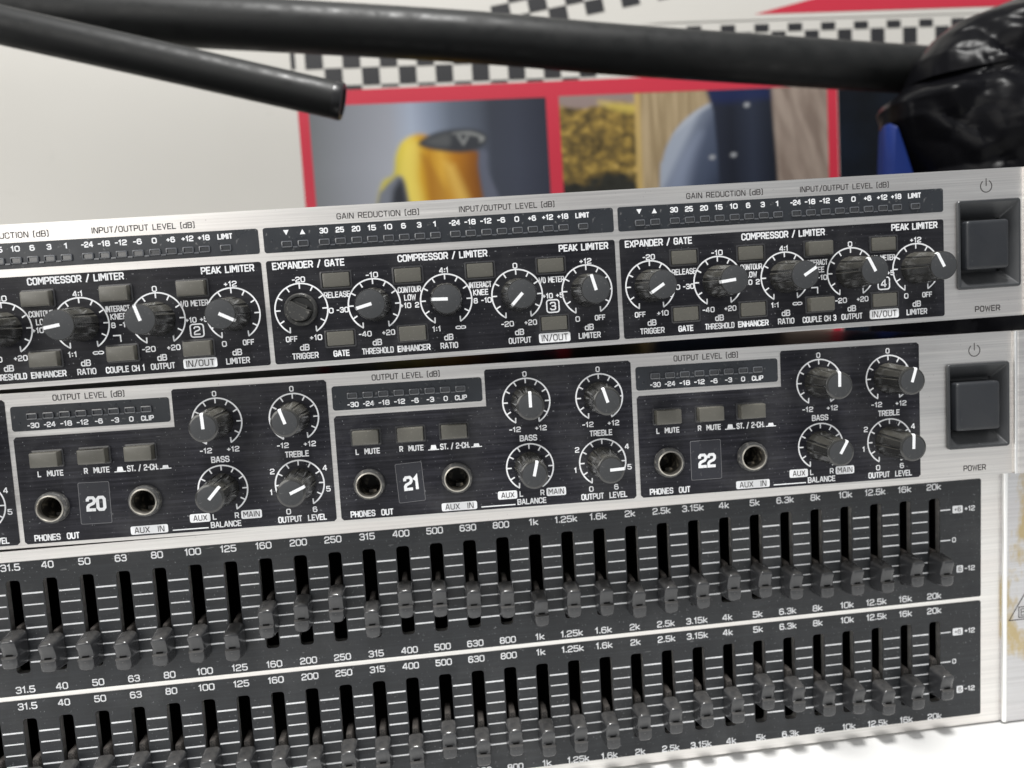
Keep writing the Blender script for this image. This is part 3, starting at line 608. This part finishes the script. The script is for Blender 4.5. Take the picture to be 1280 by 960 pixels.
def car_picture(X, Y):
    c = stops(X, [(-29, C_(118, 121, 124)), (-5, C_(140, 143, 150)), (22, C_(160, 163, 172)), (36, C_(168, 178, 196)), (48, C_(140, 150, 168)), (62, C_(104, 112, 126)), (80, C_(84, 90, 102)), (88, C_(66, 70, 80)), (104, C_(66, 70, 82)), (125, C_(54, 57, 68))])
    c = c*(.80 + .20*np.clip((107 - Y)/40, 0, 1))[..., None]
    body = soft([(0, -40), (8, 30), (14, 56), (22, 62), (24.5, 74), (30, 83), (42, 87), (56, 80), (78, 74), (78, 62), (84, 20), (90, -40)])
    t = np.clip((X - 22)/58, 0, 1); yel = stops(t, [(0, C_(196, 184, 78)), (.18, C_(222, 196, 74)), (.3, C_(206, 160, 52)), (.42, C_(190, 138, 46)), (.55, C_(212, 164, 66)), (.7, C_(176, 118, 40)), (.9, C_(140, 88, 38)), (1, C_(120, 78, 40))])
    yel = yel*(.86 + .2*fbm(X, Y, .05, .03, 2, 3))[..., None]
    c = lerp(c, yel, cover(body, X, Y, 2.2))
    c = lerp(c, C_(232, 212, 108), cover(soft([(26, 60), (30, 78), (36, 84), (40, 78), (38, 60), (40, 42), (30, 42)]), X, Y, 4)*.6)
    c = lerp(c, C_(150, 96, 40), cover([(41, 74), (45, 72), (56, 50), (60, 20), (50, 20), (44, 48)], X, Y, 3)*.55)
    c = lerp(c, C_(236, 200, 104), cover([(56, 68), (62, 66), (76, 30), (84, -10), (72, -10), (62, 40)], X, Y, 4)*.55)
    c = lerp(c, C_(94, 98, 112), cover(soft([(79, 74), (84, 73), (84.5, 60), (94, 30), (104, -40), (92, -40), (82, 30), (79, 60)]), X, Y, 2))
    c = lerp(c, C_(60, 62, 66), cover(soft([(40, 81.5), (50, 87), (64, 89), (78, 88), (85, 83), (80, 76.5), (68, 74), (54, 75.5), (44, 78)]), X, Y, 1.8))
    c = lerp(c, C_(118, 120, 120), cover(soft([(44, 81.8), (52, 85), (60, 86), (60, 79), (52, 78.5)]), X, Y, 2.5)*.35)
    c = lerp(c, C_(150, 152, 150), cover(soft([(62, 86.4), (74, 87), (83, 83), (80, 80), (79, 83.5), (72, 85.4)]), X, Y, 1.2)*.8)
    c = lerp(c, C_(160, 162, 160), cover([(65, 85), (67, 85), (69, 81), (71.5, 84.5), (73, 84.3), (69, 78.3)], X, Y, 1)*.7)
    c = lerp(c, C_(116, 120, 130), cover(soft([(4, 10), (11, 46), (15, 53), (21, 58.5), (26, 61), (29.5, 54), (33, 15), (30, -20)]), X, Y, 2))
    c = lerp(c, C_(52, 54, 60), cover(soft([(18, 10), (20, 46), (24, 56), (27, 58), (29.5, 50), (32, 10)]), X, Y, 3))
    return c
def garden_picture(X, Y):
    f = fbm(X, Y, .16, .22, 5, 1); g = fbm(X, Y, .045, .06, 3, 5)
    c = stops(np.clip(f*.7 + g*.45, 0, 1), [(.25, C_(62, 54, 38)), (.5, C_(104, 88, 54)), (.7, C_(140, 116, 62)), (.85, C_(168, 142, 76)), (.98, C_(190, 160, 100))])
    c = lerp(c, C_(140, 124, 120), np.clip((Y - 99 + (g-.5)*10)/3, 0, 1)); c = lerp(c, C_(206, 184, 92), cover(soft([(160, 103), (176, 101), (186, 99.5), (186, 95), (170, 97.5)]), X, Y, 3)*.8)
    c = lerp(c, C_(46, 46, 42)*(.6 + f)[..., None], np.clip((54 - Y + (g-.5)*14)/4, 0, 1))
    gr = fbm(X, Y, .30, .02, 4, 2); pl = stops(gr, [(.2, C_(140, 122, 94)), (.5, C_(156, 138, 108)), (.8, C_(172, 153, 122))])
    c = lerp(c, pl, cover([(185, 120), (245, 120), (245, -90), (182, -90)], X, Y, 1.2)); c = lerp(c, C_(196, 166, 96), cover([(184.5, 120), (188, 120), (186, -90), (182, -90)], X, Y, 2)*.7)
    w2 = fbm(X + Y*.25, Y, .16, .028, 4, 9); wd = stops(w2, [(.2, C_(122, 108, 99)), (.5, C_(140, 126, 116)), (.8, C_(157, 143, 132))]); c = lerp(c, wd, cover([(268, 120), (330, 120), (330, -90), (272, -90)], X, Y, 1.2))
    fl = soft([(194, -90), (199, 44), (202, 64), (207, 76), (215, 86), (226, 94), (238, 99.5), (246, 98), (250, 20), (250, -90)])
    q = np.clip((X - 200 + (Y - 46)*-.55)/42, 0, 1); fc = stops(q, [(0, C_(150, 158, 172)), (.12, C_(110, 118, 134)), (.35, C_(78, 86, 104)), (.7, C_(66, 74, 92)), (1, C_(48, 54, 68))])
    c = lerp(c, fc, cover(fl, X, Y, 1.6)); c = lerp(c, C_(140, 150, 172), cover(soft([(205, 40), (211, 60), (220, 73), (229, 80), (224, 66), (218, 44), (214, 10)]), X, Y, 6)*.55)
    c = lerp(c, C_(168, 174, 184), cover(soft([(209, 79), (217, 88), (226, 94.6), (237, 99.8), (238, 98), (227, 92), (218, 85)]), X, Y, 1.2)*.7)
    po = stops(np.clip((X - 236)/46, 0, 1), [(0, C_(44, 48, 60)), (.3, C_(36, 39, 48)), (.62, C_(48, 53, 66)), (1, C_(30, 33, 40))]); c = lerp(c, po, cover([(230, 120), (277.5, 120), (281, 60), (286, -90), (242, -90), (240, 60), (238, 94)], X, Y, 1.4))
    c = lerp(c, C_(34, 44, 84), cover([(230, 120), (277.5, 120), (277.5, 101), (246, 99), (236, 100)], X, Y, 4)*.7)
    for bx, by in ((261.2, 97.1), (250.9, 64.6), (236, 63.6)): c = lerp(c, C_(170, 172, 176), np.clip(1.6 - np.hypot((X-bx)/1.8, (Y-by)/1.3), 0, 1)*.8)
    return c
printed('picture', -28.8, 124.9, -150, 107, car_picture, 150, 250)
printed('picture', 133.6, 317.8, -150, 107.4, garden_picture, 190, 260)
poly('night_picture', [(325.2, 116), (470, 120), (470, -160), (326.2, -160)], z + .2, pmat('night_print', grad2((.002, .003, .005), (.005, .009, .018), 12)), poster)
# black and white bands: every dark square is printed flat on the sheet
def square(mb, x0, x1, y0, y1, ang=0, ox=0, oy=0):
    ca, sa = math.cos(rad(ang)), math.sin(rad(ang))
    flat(mb, [(ox + x*ca - y*sa, oy + x*sa + y*ca + T0) for x, y in ((x0, y0), (x1, y0), (x1, y1), (x0, y1))], z + .1)
mb = MB()
for k in range(-0, 16):
    x = -22.8 + k*11.78
    if k == 0: square(mb, -37.5, -34.5, 130.5, 141)
    yb = 119.3 if k % 2 == 1 else 130.2
    square(mb, x - 5.6, x + 5.6, yb, yb + 10.9)
    if k % 2 == 0: square(mb, x - 5.6, x + 5.6, 117.9 - 1.2*(k < 3), 119.3)
    square(mb, x - 5.6, x + 5.6, yb + 21.8, yb + 32.7) if k < 9 and 0 else None
for k in range(-2, 18):
    x = 250 + k*11.6
    if k % 2 == 0: square(mb, x - 5, x + 5, 144.4, 149.3)
    else: square(mb, x - 5, x + 5, 133.5, 144.4)
for k in range(-1, 16):
    for r_ in range(3):
        if (k + r_) % 2 == 0: square(mb, k*12.2, k*12.2 + 12.2, r_*(8.6), r_*8.6 + 8.6, 9.5, 107, 150.5)
obj('checker_print', mb.mesh('checker_print', BLK), poster, (-100, 0, -PZ))
poly('red_corner', [(268.4, 155.6), (452.5, 156.2), (452.5, 190), (420, 190), (300, 162.5)], z + .3, RED, poster)
poly('white_strip', [(190, 152), (470, 152.4), (470, 155.8), (268, 155.4), (230, 155)], z + .25, MW, poster)

# ================================================================ black tubes
TM = dusty('satin_black_tube', (.010, .0105, .0105), (.06, .06, .06), .46, (.68, .85), 900, .04, .30, .02)
def tube(name, label, pts, r0, z0, z1, endcap, cat):
    pts = [Vector((x, y + T0)) for x, y in pts]; n = len(pts); N = 28; rings = []
    base = Vector((pts[0].x, pts[0].y, z0))
    for i, p in enumerate(pts):
        d = (pts[min(i+1, n-1)] - pts[max(i-1, 0)]).normalized(); nn = Vector((-d.y, d.x)); zz = z0 + (z1 - z0)*i/(n-1)
        rings.append([(p.x + nn.x*r0*math.cos(a) - base.x, p.y + nn.y*r0*math.cos(a) - base.y, zz + r0*math.sin(a) - base.z) for a in [2*math.pi*k/N for k in range(N)]])
    e = bpy.data.objects.new(name, None); col.objects.link(e); e.location = W(*base); e['label'] = label; e['category'] = cat
    mb = MB(); mb.rings([r[::-1] for r in rings], True, True); obj('tube_body', mb.mesh('tube_body', TM, 50), e)
    if endcap:
        p = pts[-1]; d = (pts[-1] - pts[-2]).normalized(); nn = Vector((-d.y, d.x)); rr = []
        for s, k in ((-3.2, 1.0), (-3.2, 1.02), (-.3, 1.02), (.6, .97), (.7, .75), (-1.5, .72)):
            rr.append([(p.x + d.x*s + nn.x*r0*k*math.cos(a) - base.x, p.y + d.y*s + nn.y*r0*k*math.cos(a) - base.y, z1 + r0*k*math.sin(a) - base.z) for a in [2*math.pi*q/N for q in range(N)]][::-1])
        mb = MB(); mb.rings(rr, False, True); obj('end_cap', mb.mesh('end_cap', M['chassis'], 40), e)
    return e
def smooth_pts(P, k=6):
    out = []
    for i in range(len(P)-1):
        p0, p1, p2, p3 = [Vector(P[min(max(j, 0), len(P)-1)]) for j in (i-1, i, i+1, i+2)]
        for s in range(k):
            t = s/k; out.append(tuple(.5*((2*p1) + (p2-p0)*t + (2*p0-5*p1+4*p2-p3)*t*t + (-p0+3*p1-3*p2+p3)*t**3)))
    return out + [P[-1]]
tube('metal_tube', 'shorter black tube slanting down to an open end before the checkered band', [(-330, 155), (-149.7, 107.6), (-131, 102.8), (-60, 84.2), (9.3, 65.8)], 8.1, -140, -140, True, 'tube')
tube('stand_leg', 'long thick black tube crossing above the stack and ending under the plastic bag', smooth_pts([(-330, 141), (-168.5, 124.7), (-101.4, 118.8), (-16.8, 111.8), (75.2, 103.6), (149.5, 95.2), (281.5, 82.6), (330, 78)]), 12.0, -176, -176, False, 'tube')

# ================================================================ plastic bag and the blue piece under it
def bag_material():
    m, n, l, b = nt('black_bin_liner'); b.inputs['Base Color'].default_value = (.004, .004, .005, 1); b.inputs['Roughness'].default_value = .30; b.inputs['Specular IOR Level'].default_value = .08
    v = mapped(n, l, (1, 1, 1)); f = noise_n(n, l, v, 45, 3, .45); bump(n, l, f, b, .35, .003); return m
BM = bag_material()
def interp(T, y):
    for (a, va), (b_, vb) in zip(T, T[1:]):
        if a <= y <= b_: return va + (vb - va)*(y-a)/(b_-a)
    return T[0][1] if y < T[0][0] else T[-1][1]
def bag_mesh():
    Lf = [(-181, 262), (-120, 256), (-40, 266), (-2, 276), (10, 279), (24, 283), (50, 271.5), (58, 271), (61, 273.5), (65, 281), (68, 284.5), (79, 287.5), (90, 297), (96, 306), (100.5, 319), (103, 326), (107, 340), (118, 352)]
    Rt = [(-181, 440), (-100, 436), (-2, 415), (60, 412), (90, 405), (105, 400), (118, 396)]
    mb = MB(); rings = []; NY, NA = 200, 150
    for j in range(NY + 1):
        y = (-179.5 + 178*(j/50)) if j < 50 else (-1.5 + 117*(j-50)/(NY-50)); x0, x1 = interp(Lf, y), interp(Rt, y); cxm, hw = (x0+x1)/2, (x1-x0)/2; rg = []
        dep = 44*(1 - (max(0, y-20)/130)**1.6)
        for i in range(NA):
            a = 2*math.pi*i/NA; ca, sa = math.cos(a), math.sin(a)
            x = cxm + hw*math.copysign(abs(ca)**.75, ca); zz = -150 + dep*math.copysign(abs(sa)**.85, sa)
            nz = noise.ridged_multi_fractal(Vector((x*.022 + y*.012, y*.016 - x*.006, zz*.02)), 1, 2.1, 3, 1, 2)
            n2 = noise.noise(Vector((x*.05 + 5, y*.05, zz*.05)))
            edge = abs(sa)
            w1, _ = noise.voronoi(Vector((x*.030 + y*.018, y*.020 - x*.010, zz*.03))); w2, _ = noise.voronoi(Vector((x*.075 + y*.03, y*.05 - x*.02, zz*.07 + 3)))
            d = ((w1[1] - w1[0])*13 - 3 + (w2[1] - w2[0])*4.5 + (nz - 1.2)*3)*edge**.6
            if 60 < y < 68 and sa > 0: d += -7*math.exp(-((x-285)/14)**2)*(y-60)/8      # fold under the neck
            rg.append((x + (n2*1.2), y, zz + (d if sa > 0 else -d)))
        rings.append(rg)
    mb.rings([r[::-1] for r in rings], True, True); return mb
me = bag_mesh()
me.v = [(x - 340, y + T0 - 1.5, z_ + 150) for x, y, z_ in me.v]
bag = obj('plastic_bag', me.mesh('plastic_bag', BM, 28), None, (340, 0, -150))
bag['label'] = 'tall crumpled shiny black plastic bag standing beside the right end of the stack'; bag['category'] = 'plastic bag'
# standing blue case seen below the bag's left edge
BL = plain('blue_plastic', (.002, .016, .12), .5, 0, .4, .1)
mb = MB(); P = [(262, -180), (290, -180), (286, -.5), (280, 22), (273.5, 39), (269.8, 48), (268.6, 47), (267.4, 30)]
mb.rings([[(278 + (x-278)*.9, y*.97, -7) for x, y in P], [(x, max(y, -180.8), -2) for x, y in P], [(x, y, 2) for x, y in P], [(278 + (x-278)*.8, y*.94 + .3, 6) for x, y in P]], True, True)
mb.v = [(x - 275, y + T0, z_) for x, y, z_ in mb.v]
bl = obj('blue_pouch', mb.mesh('blue_pouch', BL, 40), None, (275, 0, -150)); bl['label'] = 'bright blue glossy pouch corner showing below the left edge of the black bag'; bl['category'] = 'pouch'

scene.render.engine = 'CYCLES'
scene.cycles.max_bounces = 8
